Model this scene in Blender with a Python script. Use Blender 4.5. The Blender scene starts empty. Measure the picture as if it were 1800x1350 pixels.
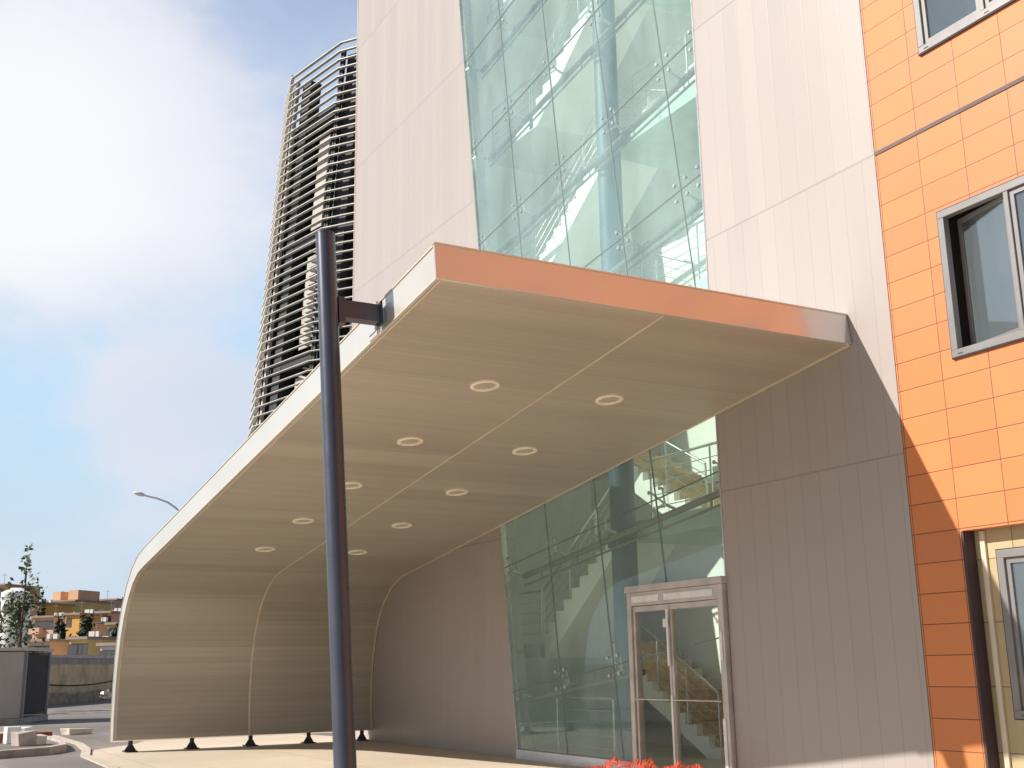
import bpy, math, random
from mathutils import Vector, Matrix
random.seed(7)
R = math.radians
scene = bpy.context.scene
col = scene.collection

# ---------------------------------------------------------------- camera
FW = Vector((-0.8488846, 0.4725476, 0.2368409)); RT = Vector((0.4828252, 0.8755633, -0.0163925)); UP = Vector((0.2151154, -0.1004374, 0.9714101))
CAM = Vector((0, 0, 1.6)); FPX = 2026.67
cam = bpy.data.cameras.new('camera'); camo = bpy.data.objects.new('camera', cam); col.objects.link(camo)
m = Matrix.Identity(4)
for i in range(3):
    m[i][0] = RT[i]; m[i][1] = UP[i]; m[i][2] = -FW[i]; m[i][3] = CAM[i]
camo.matrix_world = m
cam.sensor_width = 36; cam.lens = FPX/1800*36; cam.clip_end = 3000; cam.clip_start = 0.1
scene.camera = camo

def at(px, py, dist):
    """world point that lies at a horizontal distance of dist metres in the direction of a picture point"""
    d = FW*FPX + RT*(px-900) - UP*(py-675)
    return CAM + d*(dist/math.hypot(d.x, d.y))

# ---------------------------------------------------------------- node helpers
class NT:
    def __init__(s, tree): s.t = tree; s.n = tree.nodes; s.l = tree.links
    def new(s, typ, **kw):
        n = s.n.new(typ)
        for k, v in kw.items(): setattr(n, k, v)
        return n
    def put(s, sock, v):
        if v is None: return
        if hasattr(v, 'links') or isinstance(v, bpy.types.NodeSocket): s.l.new(v, sock)
        else: sock.default_value = v
    def math(s, op, a, b=None, c=None):
        n = s.new('ShaderNodeMath', operation=op)
        s.put(n.inputs[0], a); s.put(n.inputs[1], b); s.put(n.inputs[2], c)
        return n.outputs[0]
    def mix(s, f, a, b, bt='MIX'):
        n = s.new('ShaderNodeMix', data_type='RGBA', blend_type=bt)
        s.put(n.inputs[0], f); s.put(n.inputs[6], a); s.put(n.inputs[7], b)
        return n.outputs[2]
    def ramp(s, f, pts):
        n = s.new('ShaderNodeValToRGB'); s.put(n.inputs[0], f)
        e = n.color_ramp.elements
        while len(e) < len(pts): e.new(0.5)
        for el, (p, c) in zip(e, pts): el.position = p; el.color = c if len(c) == 4 else (*c, 1)
        return n.outputs[0]
    def noise(s, vec, scale, detail=4, rough=.55):
        n = s.new('ShaderNodeTexNoise'); s.put(n.inputs['Vector'], vec)
        n.inputs['Scale'].default_value = scale; n.inputs['Detail'].default_value = detail; n.inputs['Roughness'].default_value = rough
        return n.outputs[0]
    def map(s, vec, scale=(1, 1, 1), loc=(0, 0, 0)):
        n = s.new('ShaderNodeMapping'); s.put(n.inputs[0], vec)
        n.inputs['Scale'].default_value = scale; n.inputs['Location'].default_value = loc
        return n.outputs[0]
    def white(s, x, y, z=0.0):
        c = s.new('ShaderNodeCombineXYZ'); s.put(c.inputs[0], x); s.put(c.inputs[1], y); s.put(c.inputs[2], z)
        n = s.new('ShaderNodeTexWhiteNoise', noise_dimensions='3D'); s.l.new(c.outputs[0], n.inputs[0])
        return n.outputs[0]

def c4(c): return (*c, 1.0)
def base_mat(name):
    mt = bpy.data.materials.new(name); mt.use_nodes = True
    T = NT(mt.node_tree); b = T.n['Principled BSDF']
    return mt, T, b
def vary(T, colr, coord, scale, amt, detail=5):
    nz = T.noise(coord, scale, detail)
    lo = tuple(c*(1-amt) for c in colr); hi = tuple(min(1, c*(1+amt)) for c in colr)
    return T.ramp(nz, [(0.3, lo), (0.7, hi)])
def bump(T, b, h, strength, dist=0.01):
    n = T.new('ShaderNodeBump'); n.inputs['Strength'].default_value = strength; n.inputs['Distance'].default_value = dist
    T.put(n.inputs['Height'], h); T.l.new(n.outputs[0], b.inputs['Normal'])
def plain(name, colr, rough=.6, metal=0.0, scale=3.0, amt=.1, bmp=0.0, bs=40.0):
    mt, T, b = base_mat(name)
    g = T.new('ShaderNodeTexCoord').outputs['Object']
    T.l.new(vary(T, colr, g, scale, amt), b.inputs['Base Color'])
    rr = T.noise(g, scale*2.3, 3)
    T.l.new(T.math('MULTIPLY_ADD', rr, .2, rough-.1), b.inputs['Roughness'])
    b.inputs['Metallic'].default_value = metal
    if bmp: bump(T, b, T.noise(g, bs, 4), bmp)
    return mt

def line_dist(T, coord, origin, step):
    """distance in metres to the nearest multiple of step, and the index of the cell"""
    u = T.math('DIVIDE', T.math('SUBTRACT', coord, origin), step)
    fr = T.math('FRACT', u); d = T.math('MINIMUM', fr, T.math('SUBTRACT', 1.0, fr))
    return T.math('MULTIPLY', d, step), T.math('FLOOR', u)

def cladding(name, colr, linec, x0, dx, zs=None, z0=0, dz=1, wx=.006, wz=.008, varamt=.05, rough=.5, stain=.05, swap=False, linemix=1.0):
    mt, T, b = base_mat(name)
    g = T.new('ShaderNodeTexCoord').outputs['Object']
    s = T.new('ShaderNodeSeparateXYZ'); T.l.new(g, s.inputs[0])
    X = T.math('ADD', s.outputs[0], s.outputs[1]) if swap else s.outputs[0]
    Z = s.outputs[2]
    if zs:
        idx = None; zl = None
        for z in zs:
            st = T.math('GREATER_THAN', Z, z); idx = st if idx is None else T.math('ADD', idx, st)
            d = T.math('ABSOLUTE', T.math('SUBTRACT', Z, z)); zl = d if zl is None else T.math('MINIMUM', zl, d)
        X = T.math('ADD', X, T.math('MULTIPLY', idx, dx*.43))
    else:
        zl, idx = line_dist(T, Z, z0, dz)
    xl, ix = line_dist(T, X, x0, dx)
    ml = T.math('MAXIMUM', T.math('LESS_THAN', xl, wx), T.math('LESS_THAN', zl, wz))
    wn = T.white(ix, idx)
    v = T.math('MULTIPLY_ADD', wn, 2*varamt, 1-varamt)
    st = T.noise(T.map(g, (1.2, 1.2, .25)), 1.3, 5)
    v = T.math('MULTIPLY', v, T.math('MULTIPLY_ADD', st, 2*stain, 1-stain))
    hsv = T.new('ShaderNodeHueSaturation'); hsv.inputs['Color'].default_value = c4(colr); T.l.new(v, hsv.inputs['Value'])
    cc = T.mix(T.math('MULTIPLY', ml, linemix), hsv.outputs[0], c4(linec))
    T.l.new(cc, b.inputs['Base Color'])
    T.l.new(T.math('MULTIPLY_ADD', wn, .1, rough-.05), b.inputs['Roughness'])
    hl = T.math('MINIMUM', T.math('DIVIDE', T.math('MINIMUM', xl, zl), .012), 1.0)
    wav = T.noise(T.map(g, (1, 1, .4)), 2.0, 2)
    bump(T, b, T.math('ADD', hl, T.math('MULTIPLY', wav, .8)), .14, .01)
    return mt

M = {}
M['grey'] = cladding('warm_grey_cladding', (.365, .325, .305), (.18, .15, .14), -26.9, .325, zs=[3.9, 7.62, 11.05, 14.5, 18.0], wx=.004, wz=.013, varamt=.012, rough=.42, stain=.045, linemix=.42)
M['grey_side'] = plain('warm_grey_return', (.37, .32, .30), .5)
M['orange'] = cladding('orange_tile_cladding', (.56, .19, .06), (.17, .055, .025), -9.235, .627, z0=3.93-.33*12, dz=.3317, wx=.0055, wz=.0055, varamt=.075, rough=.55, stain=.07)
M['cream'] = cladding('cream_tile_cladding', (.42, .34, .20), (.2, .15, .08), -8.72, .627, z0=3.93-.33*12, dz=.663, wx=.006, wz=.006, varamt=.06, rough=.6, stain=.1)
M['dark_joint'] = plain('dark_joint', (.06, .035, .04), .7)
M['expansion'] = plain('expansion_joint', (.12, .085, .08), .7)
M['frame'] = plain('grey_window_frame', (.21, .205, .205), .45, .2)
M['frame_dark'] = plain('dark_window_gasket', (.035, .03, .04), .6)
M['white'] = plain('white_plaster', (.86, .87, .83), .8, scale=1.2, amt=.04)
M['lobby'] = plain('lobby_floor_stone', (.60, .53, .42), .35, scale=1.5, amt=.15)
M['brown'] = plain('brown_stair_stone', (.60, .43, .24), .55, scale=6, amt=.25)
M['slab'] = plain('slab_edge', (.42, .52, .47), .6)
M['steel'] = plain('brushed_steel', (.62, .62, .6), .3, .9, amt=.06)
M['tube'] = plain('transom_steel_paint', (.17, .15, .13), .4, .5)
M['column'] = plain('blue_grey_column_paint', (.02, .055, .095), .5, .0)
M['pole'] = plain('dark_blue_pole_paint', (.066, .074, .10), .3, .3, scale=1.5, amt=.07)
M['seal'] = plain('glazing_silicone', (.16, .21, .20), .6)
M['alu_door'] = plain('taupe_filmed_aluminium', (.56, .51, .48), .4, .35, scale=4, amt=.15)
M['film'] = plain('white_protective_film', (.80, .80, .80), .4, scale=8, amt=.08)
M['beige_trim'] = plain('pale_trim', (.68, .60, .48), .4, .2)
M['foot'] = plain('dark_cast_foot', (.05, .05, .055), .5, .4)
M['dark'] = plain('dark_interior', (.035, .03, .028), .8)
M['room'] = plain('room_plaster', (.30, .26, .23), .9)
M['sill'] = plain('pale_metal_sill', (.66, .68, .74), .35, .4)
M['slat'] = plain('beige_louvre_metal', (.48, .455, .41), .45, .25, amt=.12)
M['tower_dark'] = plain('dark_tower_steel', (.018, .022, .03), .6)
M['tower_light'] = plain('tower_pale_panel', (.40, .385, .36), .7)
M['tower_green'] = plain('tower_green_panel', (.36, .46, .44), .5)
M['concrete'] = plain('weathered_concrete', (.80, .56, .33), .9, scale=1.2, amt=.3, bmp=.3, bs=12)
M['concrete_pale'] = plain('pale_concrete', (.62, .57, .52), .85, scale=2, amt=.12, bmp=.2)
M['kerb'] = plain('kerb_concrete', (.44, .38, .35), .9, scale=3, amt=.2, bmp=.2)
M['kerb_pale'] = plain('pale_kerb_stone', (.50, .43, .35), .9, scale=3, amt=.15, bmp=.2)
M['hut'] = plain('grey_hoarding_panel', (.52, .47, .42), .7, scale=.8, amt=.12)
M['netting'] = plain('orange_plastic_net', (.70, .11, .05), .6, scale=3, amt=.25)
M['bark'] = plain('bark', (.10, .075, .05), .9, scale=10, amt=.3)
M['bulb'] = plain('lamp_housing', (.80, .80, .80), .35)
M['rubber'] = plain('black_cable', (.02, .02, .02), .6)
M['rust'] = plain('terracotta_scrap', (.32, .09, .04), .8, scale=9, amt=.3)

def leaf(name, c):
    mt, T, b = base_mat(name)
    g = T.new('ShaderNodeNewGeometry')
    T.l.new(T.ramp(g.outputs['Random Per Island'], [(0, tuple(k*.55 for k in c)), (1, tuple(k*1.5 for k in c))]), b.inputs['Base Color'])
    b.inputs['Roughness'].default_value = .6
    return mt
M['leaf'] = leaf('poplar_leaf', (.085, .12, .045)); M['leaf_dark'] = leaf('conifer_leaf', (.03, .05, .028))

# brushed aluminium of the canopy edge: a real mirror-like sheet that takes its tint from what stands around it
mt, T, b = base_mat('canopy_aluminium')
g = T.new('ShaderNodeTexCoord').outputs['Object']
T.l.new(vary(T, (.70, .69, .675), g, .8, .03), b.inputs['Base Color'])
b.inputs['Metallic'].default_value = .55
T.l.new(T.math('MULTIPLY_ADD', T.noise(g, 1.5, 3), .08, .17), b.inputs['Roughness'])
bump(T, b, T.noise(T.map(g, (.6, .6, 1.0)), 1.2, 2), .06, .05)
M['alu'] = mt

mt, T, b = base_mat('painted_edge_band')
g = T.new('ShaderNodeTexCoord').outputs['Object']
T.l.new(vary(T, (.54, .53, .50), g, .8, .04), b.inputs['Base Color'])
b.inputs['Metallic'].default_value = .25; b.inputs['Roughness'].default_value = .3
M['band'] = mt
# soffit planks (u = metres along the slope, v = metres across)
mt, T, b = base_mat('soffit_planks')
uv = T.new('ShaderNodeTexCoord').outputs['UV']
s = T.new('ShaderNodeSeparateXYZ'); T.l.new(uv, s.inputs[0])
ul, iu = line_dist(T, s.outputs[0], 0.07, .118)
side = T.math('GREATER_THAN', s.outputs[1], 7.47)
wn = T.white(iu, side, 3.0)
ui, i2 = line_dist(T, s.outputs[0], .1, .59); wn2 = T.white(i2, side, 9.0)
wn = T.math('MULTIPLY_ADD', wn2, .6, T.math('MULTIPLY', wn, .4))
strk = T.noise(T.map(uv, (16, .35, 1)), 1.0, 4)
v = T.math('MULTIPLY', T.math('MULTIPLY_ADD', wn, .26, .87), T.math('MULTIPLY_ADD', strk, .16, .92))
hsv = T.new('ShaderNodeHueSaturation'); hsv.inputs['Color'].default_value = (.435, .40, .338, 1); T.l.new(v, hsv.inputs['Value'])
T.l.new(T.mix(T.math('MULTIPLY', T.math('LESS_THAN', ul, .003), .35), hsv.outputs[0], (.2, .15, .1, 1)), b.inputs['Base Color'])
b.inputs['Roughness'].default_value = .38; b.inputs['Metallic'].default_value = .15
bump(T, b, T.math('MINIMUM', T.math('DIVIDE', ul, .01), 1.0), .15, .004)
M['soffit'] = mt

def glass(name, tint, gl=(.95, .97, 1), refl=1.0, dust_glare=.0, dust_glare_col=(.70, .86, .86)):
    mt, T, b = base_mat(name); T.n.remove(b)
    out = T.n['Material Output']
    tr = T.new('ShaderNodeBsdfTransparent'); tr.inputs[0].default_value = c4(tint)
    gs = T.new('ShaderNodeBsdfGlossy'); gs.inputs['Color'].default_value = c4(gl); gs.inputs['Roughness'].default_value = .015
    ge = T.new('ShaderNodeNewGeometry'); dt = T.new('ShaderNodeVectorMath', operation='DOT_PRODUCT')
    T.l.new(ge.outputs['Normal'], dt.inputs[0]); T.l.new(ge.outputs['Incoming'], dt.inputs[1])
    sch = T.math('POWER', T.math('SUBTRACT', 1.0, T.math('ABSOLUTE', dt.outputs['Value'])), 5.0)   # Schlick, same from both sides
    f = T.math('MINIMUM', T.math('MULTIPLY', T.math('MULTIPLY_ADD', sch, .96, .04), refl), 1.0)
    mx = T.new('ShaderNodeMixShader'); T.l.new(f, mx.inputs[0]); T.l.new(tr.outputs[0], mx.inputs[1]); T.l.new(gs.outputs[0], mx.inputs[2])
    df = T.new('ShaderNodeBsdfDiffuse'); df.inputs[0].default_value = c4(dust_glare_col)  # pale diffuse film: site dust that also stands in for milky sky glare
    g = T.new('ShaderNodeTexCoord').outputs['Object']
    dm = T.math('MULTIPLY', T.ramp(T.noise(T.map(g, (1, 1, .35)), 1.1, 6, .6), [(.3, (.55, .55, .55)), (.7, (1.35, 1.35, 1.35))]), dust_glare)
    m2 = T.new('ShaderNodeMixShader'); T.l.new(dm, m2.inputs[0]); T.l.new(mx.outputs[0], m2.inputs[1]); T.l.new(df.outputs[0], m2.inputs[2])
    T.l.new(m2.outputs[0], out.inputs[0])
    return mt
M['glass'] = glass('green_tinted_glass', (.93, .988, .962), refl=.9, dust_glare=.11, dust_glare_col=(.66, .90, .92))
M['glass_door'] = glass('clear_door_glass', (.985, .985, .97), refl=.3, dust_glare=.01)
M['glass_win'] = glass('window_glass', (.62, .68, .70), refl=3.6, dust_glare=.10, dust_glare_col=(.5, .6, .65))
M['ring'] = plain('cream_light_ring', (.86, .80, .68), .35)
M['lens'] = plain('downlight_lens', (.46, .43, .36), .3)

# ground materials
mt, T, b = base_mat('beige_concrete_paving')
g = T.new('ShaderNodeTexCoord').outputs['Object']
c1 = T.ramp(T.noise(g, .5, 6), [(.3, (.51, .43, .33)), (.7, (.58, .50, .395))])
c2 = T.mix(T.ramp(T.noise(g, 6, 5), [(.45, (0, 0, 0)), (.75, (.35, .35, .35))]), c1, (.45, .37, .28, 1))
sx = T.new('ShaderNodeSeparateXYZ'); T.l.new(g, sx.inputs[0])
ja, ia = line_dist(T, sx.outputs[0], -.9, 3.0); jb, ib = line_dist(T, sx.outputs[1], 4.6, 2.9)
jm = T.math('LESS_THAN', T.math('MINIMUM', ja, jb), .008)
tone = T.math('MULTIPLY_ADD', T.white(ia, ib), .07, .965)
hp = T.new('ShaderNodeHueSaturation'); T.l.new(c2, hp.inputs['Color']); T.l.new(tone, hp.inputs['Value'])
c3 = T.mix(T.math('MULTIPLY', jm, .6), hp.outputs[0], (.2, .16, .12, 1))
spots = T.ramp(T.noise(g, 2.6, 8, .7), [(.60, (0, 0, 0)), (.70, (.45, .45, .45))])
c3 = T.mix(spots, c3, (.36, .30, .24, 1))
T.l.new(c3, b.inputs['Base Color']); b.inputs['Roughness'].default_value = .85; bump(T, b, T.noise(g, 60, 4), .3)
M['paving'] = mt
mt, T, b = base_mat('dusty_asphalt')
g = T.new('ShaderNodeTexCoord').outputs['Object']
c1 = T.ramp(T.noise(g, .25, 6), [(.3, (.13, .115, .105)), (.7, (.23, .20, .18))])
c2 = T.mix(T.ramp(T.noise(T.map(g, (.05, .4, 1)), 1.0, 6), [(.5, (0, 0, 0)), (.66, (.8, .8, .8))]), c1, (.42, .36, .29, 1))
T.l.new(c2, b.inputs['Base Color']); b.inputs['Roughness'].default_value = .9; bump(T, b, T.noise(g, 50, 4), .4)
M['asphalt'] = mt
M['soil'] = plain('dry_soil', (.36, .27, .18), .95, scale=2, amt=.35, bmp=.6, bs=6)
M['hill'] = plain('hillside_scrub', (.10, .10, .06), .95, scale=.05, amt=.4)

# ---------------------------------------------------------------- mesh helpers
class MB:
    def __init__(s): s.v = []; s.f = []; s.uv = None
    def quad(s, *p):
        i = len(s.v); s.v += [tuple(q) for q in p]; s.f.append(tuple(range(i, i+len(p)))); return s
    def box(s, x0, x1, y0, y1, z0, z1):
        i = len(s.v)
        s.v += [(x, y, z) for x in (x0, x1) for y in (y0, y1) for z in (z0, z1)]
        s.f += [tuple(i+k for k in f) for f in ((0, 1, 3, 2), (4, 6, 7, 5), (0, 4, 5, 1), (2, 3, 7, 6), (0, 2, 6, 4), (1, 5, 7, 3))]
        return s
    def obox(s, c, ax, ay, az):
        """box with centre c and half-axis vectors"""
        i = len(s.v); c = Vector(c)
        for a in (-1, 1):
            for b_ in (-1, 1):
                for d in (-1, 1): s.v.append(tuple(c+Vector(ax)*a+Vector(ay)*b_+Vector(az)*d))
        s.f += [tuple(i+k for k in f) for f in ((0, 1, 3, 2), (4, 6, 7, 5), (0, 4, 5, 1), (2, 3, 7, 6), (0, 2, 6, 4), (1, 5, 7, 3))]
        return s
    def tube(s, a, b_, r, r2=None, n=10, cap=True):
        a = Vector(a); b_ = Vector(b_); r2 = r if r2 is None else r2
        d = (b_-a).normalized(); x = d.orthogonal().normalized(); y = d.cross(x); i = len(s.v)
        for P, rr in ((a, r), (b_, r2)):
            for k in range(n):
                t = 2*math.pi*k/n; s.v.append(tuple(P+(x*math.cos(t)+y*math.sin(t))*rr))
        for k in range(n): s.f.append((i+k, i+(k+1) % n, i+n+(k+1) % n, i+n+k))
        if cap: s.f.append(tuple(i+k for k in range(n))[::-1]); s.f.append(tuple(i+n+k for k in range(n)))
        return s
    def path(s, pts, r, n=8):
        for a, b_ in zip(pts[:-1], pts[1:]): s.tube(a, b_, r, n=n)
        return s
    def prism(s, poly, y0, y1):
        """polygon in (x, z) extruded along y"""
        n = len(poly); i = len(s.v)
        s.v += [(x, y0, z) for x, z in poly]+[(x, y1, z) for x, z in poly]
        s.f.append(tuple(range(i, i+n))); s.f.append(tuple(range(i+n, i+2*n))[::-1])
        for k in range(n): s.f.append((i+k, i+n+k, i+n+(k+1) % n, i+(k+1) % n))
        return s
    def ball(s, c, r, n=8, mth=5, sz=1.0):
        i = len(s.v); c = Vector(c)
        for a in range(1, mth):
            ph = math.pi*a/mth
            for k in range(n):
                t = 2*math.pi*k/n
                s.v.append((c.x+r*math.sin(ph)*math.cos(t), c.y+r*math.sin(ph)*math.sin(t), c.z+r*sz*math.cos(ph)))
        s.v += [(c.x, c.y, c.z+r*sz), (c.x, c.y, c.z-r*sz)]; tp = len(s.v)-2
        for a in range(mth-2):
            for k in range(n): s.f.append((i+a*n+k, i+(a+1)*n+k, i+(a+1)*n+(k+1) % n, i+a*n+(k+1) % n))
        for k in range(n):
            s.f.append((tp, i+k, i+(k+1) % n)); s.f.append((tp+1, i+(mth-2)*n+(k+1) % n, i+(mth-2)*n+k))
        return s
    def build(s, name, mat, parent=None, smooth=False, bevel=0, uv=None, loc=None):
        me = bpy.data.meshes.new(name)
        v = s.v
        if loc is not None: v = [(a-loc[0], b_-loc[1], c-loc[2]) for a, b_, c in v]
        me.from_pydata(v, [], s.f); me.validate(); me.update()
        if uv:
            l = me.uv_layers.new(name='UVMap')
            for p in me.polygons:
                for li in p.loop_indices: l.data[li].uv = uv[me.loops[li].vertex_index]
        me.materials.append(mat)
        import bmesh
        bm = bmesh.new(); bm.from_mesh(me); bmesh.ops.recalc_face_normals(bm, faces=bm.faces); bm.to_mesh(me); bm.free()
        if smooth:
            for p in me.polygons: p.use_smooth = True
            try: me.set_sharp_from_angle(angle=R(40))
            except Exception: pass
        o = bpy.data.objects.new(name, me); col.objects.link(o)
        if loc is not None: o.location = loc
        if parent is not None:
            o.parent = parent
            if parent.location.length > 0 and loc is None:
                o.matrix_parent_inverse = Matrix.Translation(-parent.location)
        if bevel:
            b_ = o.modifiers.new('bevel', 'BEVEL'); b_.width = bevel; b_.segments = 2; b_.limit_method = 'ANGLE'
        return o

def tag(o, label=None, cat=None, group=None, kind=None):
    if label: o['label'] = label
    if cat: o['category'] = cat
    if group: o['group'] = group
    if kind: o['kind'] = kind
    return o
def thing(name, label, cat, group=None, loc=(0, 0, 0)):
    o = bpy.data.objects.new(name, None); o.empty_display_size = .3; col.objects.link(o); o.location = loc
    bpy.context.view_layer.update()
    return tag(o, label, cat, group)
def part(mb, name, mat, parent, **kw):
    """a mesh in world coordinates under a thing that may stand anywhere"""
    o = mb.build(name, mat, None, **kw)
    o.parent = parent
    p = parent; loc = Vector((0, 0, 0))
    while p is not None: loc += p.location; p = p.parent
    o.matrix_parent_inverse = Matrix.Translation(-loc)
    return o

# clip a convex polygon by a half plane a*x+b*z<=c
def clip(poly, a, b_, c):
    out = []
    for i in range(len(poly)):
        p, q = poly[i], poly[(i+1) % len(poly)]
        fp = a*p[0]+b_*p[1]-c; fq = a*q[0]+b_*q[1]-c
        if fp <= 0: out.append(p)
        if (fp < 0 < fq) or (fq < 0 < fp):
            t = fp/(fp-fq); out.append((p[0]+(q[0]-p[0])*t, p[1]+(q[1]-p[1])*t))
    return out

D = 10.31
# ---------------------------------------------------------------- wall with rectangular holes
def wall_holes(mb, x0, x1, z0, z1, y, depth, holes):
    xs = sorted({x0, x1, *[h for q in holes for h in q[:2] if x0 < h < x1]}); zs = sorted({z0, z1, *[h for q in holes for h in q[2:] if z0 < h < z1]})
    ins = lambda x, z: any(h[0] < x < h[1] and h[2] < z < h[3] for h in holes)
    for a, b_ in zip(xs[:-1], xs[1:]):
        for c, d in zip(zs[:-1], zs[1:]):
            if not ins((a+b_)/2, (c+d)/2):
                mb.quad((a, y, c), (b_, y, c), (b_, y, d), (a, y, d))
    for h in holes:
        a, b_, c, d = max(h[0], x0), min(h[1], x1), max(h[2], z0), min(h[3], z1)
        y2 = y+depth
        mb.quad((a, y, c), (a, y2, c), (a, y2, d), (a, y, d)); mb.quad((b_, y, c), (b_, y2, c), (b_, y2, d), (b_, y, d))
        mb.quad((a, y, d), (b_, y, d), (b_, y2, d), (a, y2, d)); mb.quad((a, y, c), (b_, y, c), (b_, y2, c), (a, y2, c))

# ================================================================ SETTING
g = MB(); N = 40
g.quad((-1500, -1500, 0), (1500, -1500, 0), (1500, 1500, 0), (-1500, 1500, 0))
tag(g.build('ground', M['asphalt']), kind='structure')
g = MB(); pv = [(20, -12), (20, 10.30), (-27.3, 10.30), (-34.5, 8.6), (-27.9, 5.6), (-26.6, 4.55), (-24.7, 4.2), (-21.4, 4.1), (-17, 3.3), (-13, .5), (-12, -12)]
g.quad(*[(x, y, .006) for x, y in pv])
tag(g.build('paving', M['paving']), kind='structure')
# flush pale kerb that edges the paving, running away along the road
kp = [(-13.15, .45), (-17.1, 3.22), (-21.45, 4.0), (-24.75, 4.08), (-26.75, 4.42), (-28.9, 4.62), (-32.9, 4.62), (-36, 4.4)]
g = MB()
for (a, b_) in zip(kp[:-1], kp[1:]):
    a = Vector((*a, 0)); b_ = Vector((*b_, 0)); n = Vector((-(b_-a).y, (b_-a).x, 0)).normalized()*.09
    d = (b_-a).normalized()*.004
    g.obox((a+b_)/2+Vector((0, 0, .012)), (b_-a)/2-d, n, (0, 0, .014))
tag(g.build('kerb', M['kerb_pale']), kind='structure')
# raised island with a real kerb on the left
isl = [(-24.6, -1.0), (-25.2, 2.4), (-25.75, 3.55), (-26.6, 4.0), (-28.5, 4.2), (-31.5, 4.1), (-33.5, 3.4), (-34.5, 1), (-34, -3)]
g = MB()
n = len(isl); cx_ = sum(p[0] for p in isl)/n; cy_ = sum(p[1] for p in isl)/n
inner = [(cx_+(x-cx_)*.955, cy_+(y-cy_)*.955) for x, y in isl]
i0 = len(g.v); H = .15
for (a, b_, ai, bi) in zip(isl, isl[1:]+isl[:1], inner, inner[1:]+inner[:1]):
    g.quad((*a, 0), (*b_, 0), (*b_, H), (*a, H)); g.quad((*a, H), (*b_, H), (*bi, H), (*ai, H)); g.quad((*ai, H), (*bi, H), (*bi, .05), (*ai, .05))
tag(g.build('kerb_island', M['kerb']), kind='structure')
g = MB(); g.quad(*[(x, y, .09) for x, y in inner]); tag(g.build('island_soil', M['asphalt']), kind='structure')
# debris bank at the foot of the far wall
g = MB(); rr = random.Random(3)
nx, ny = 60, 7
for j in range(ny+1):
    for i in range(nx+1):
        t = i/nx; q = j/ny
        x = -59+(-82+59)*t; y = 5+(19-5)*t
        g.v.append((x+q*2.0, y-q*1.6, 0.55*math.sin(math.pi*min(1, q*1.15))*(.6+.7*rr.random())-.02 if 0 < j < ny else -.03))
for j in range(ny):
    for i in range(nx): a = j*(nx+1)+i; g.f.append((a, a+1, a+nx+2, a+nx+1))
tag(g.build('earth_bank', M['soil'], smooth=True), kind='structure')

# far hillside the town stands on
g = MB(); nx, ny = 60, 12
for j in range(ny+1):
    for i in range(nx+1):
        dist = 225+j*22; az = R(-25+i*1.2)
        hgt = (j/ny)**1.1*9.5*(.85+.25*math.sin(i*.45)+.1*math.sin(i*1.7+j))
        g.v.append((-dist*math.cos(az), dist*math.sin(az), hgt-.5*(j == 0)))
for j in range(ny):
    for i in range(nx): a = j*(nx+1)+i; g.f.append((a, a+1, a+nx+2, a+nx+1))
tag(g.build('hill', M['hill'], smooth=True), kind='structure')

# ================================================================ GREY STAIR BUILDING
A7 = math.atan(.1333); E1 = (math.cos(A7), math.sin(A7)); E2 = (-math.sin(A7), math.cos(A7))
P0 = (-18.53, 0.0)
def gp(u, v): return (P0[0]+E1[0]*u+E2[0]*v, P0[1]+E1[1]*u+E2[1]*v)
XR = -12.57; XL = -26.9; GX = -9.26; TOP = 21.6; GTOP = 20.4
def edge_x(z): return P0[0]-z*math.tan(A7)
gb = thing('grey_building', 'tall warm-grey panelled stair tower with a full-height green glass strip behind the canopy', 'building')
w = MB()
w.prism([(XL, 0), (edge_x(0), 0), (edge_x(GTOP), GTOP), (edge_x(GTOP), TOP), (XL, TOP)], D, D+.3)
w.box(XR, GX-.012, D, D+.3, 0, TOP)
w.box(edge_x(GTOP), XR, D+.001, D+.301, GTOP, TOP)
part(w, 'wall', M['grey'], gb)
w = MB(); w.box(XL, XL+.3, D+.302, 24, 0, TOP-.002); w.box(XL, GX, 24.002, 24.3, 0, TOP-.002)
part(w, 'side_wall', M['grey_side'], gb)
w = MB(); w.box(XL+.02, GX, D+.31, 23.99, TOP-.5, TOP-.2); part(w, 'roof', M['room'], gb)
w = MB(); w.box(XL-.03, XL, D-.012, D+.1, 0, TOP); part(w, 'corner_trim', M['beige_trim'], gb)
w = MB(); w.box(GX-.012, GX, D+.02, D+.3, 0, TOP); part(w, 'corner_joint', M['dark_joint'], gb)

# --- glass grid
V0, DV, DU = 1.15, 2.24, 1.62
DOOR = (-14.9, XR, 2.66)
rows = [-1.2]+[V0+DV*k for k in range(10)]
gap = .007; YG = D+.03
for r_ in range(len(rows)-1):
    for c_ in range(6):
        u0, u1 = c_*DU+gap, (c_+1)*DU-gap
        v0, v1 = rows[r_]+gap, rows[r_+1]-gap
        poly = [gp(u0, v0), gp(u1, v0), gp(u1, v1), gp(u0, v1)]
        poly = clip(poly, 1, 0, XR-.03); poly = clip(poly, 0, -1, -.17); poly = clip(poly, 0, 1, GTOP-.02)
        if len(poly) < 3: continue
        pieces = []
        if min(p[1] for p in poly) < DOOR[2] and max(p[0] for p in poly) > DOOR[0]:
            a = clip(poly, 1, 0, DOOR[0]); b_ = clip(clip(poly, -1, 0, -DOOR[0]), 0, -1, -DOOR[2])
            pieces = [q for q in (a, b_) if len(q) > 2]
        else: pieces = [poly]
        if not pieces: continue
        w = MB()
        for q in pieces: w.prism(q, YG, YG+.014)
        part(w, 'glass_pane', M['glass'], gb)
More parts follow.
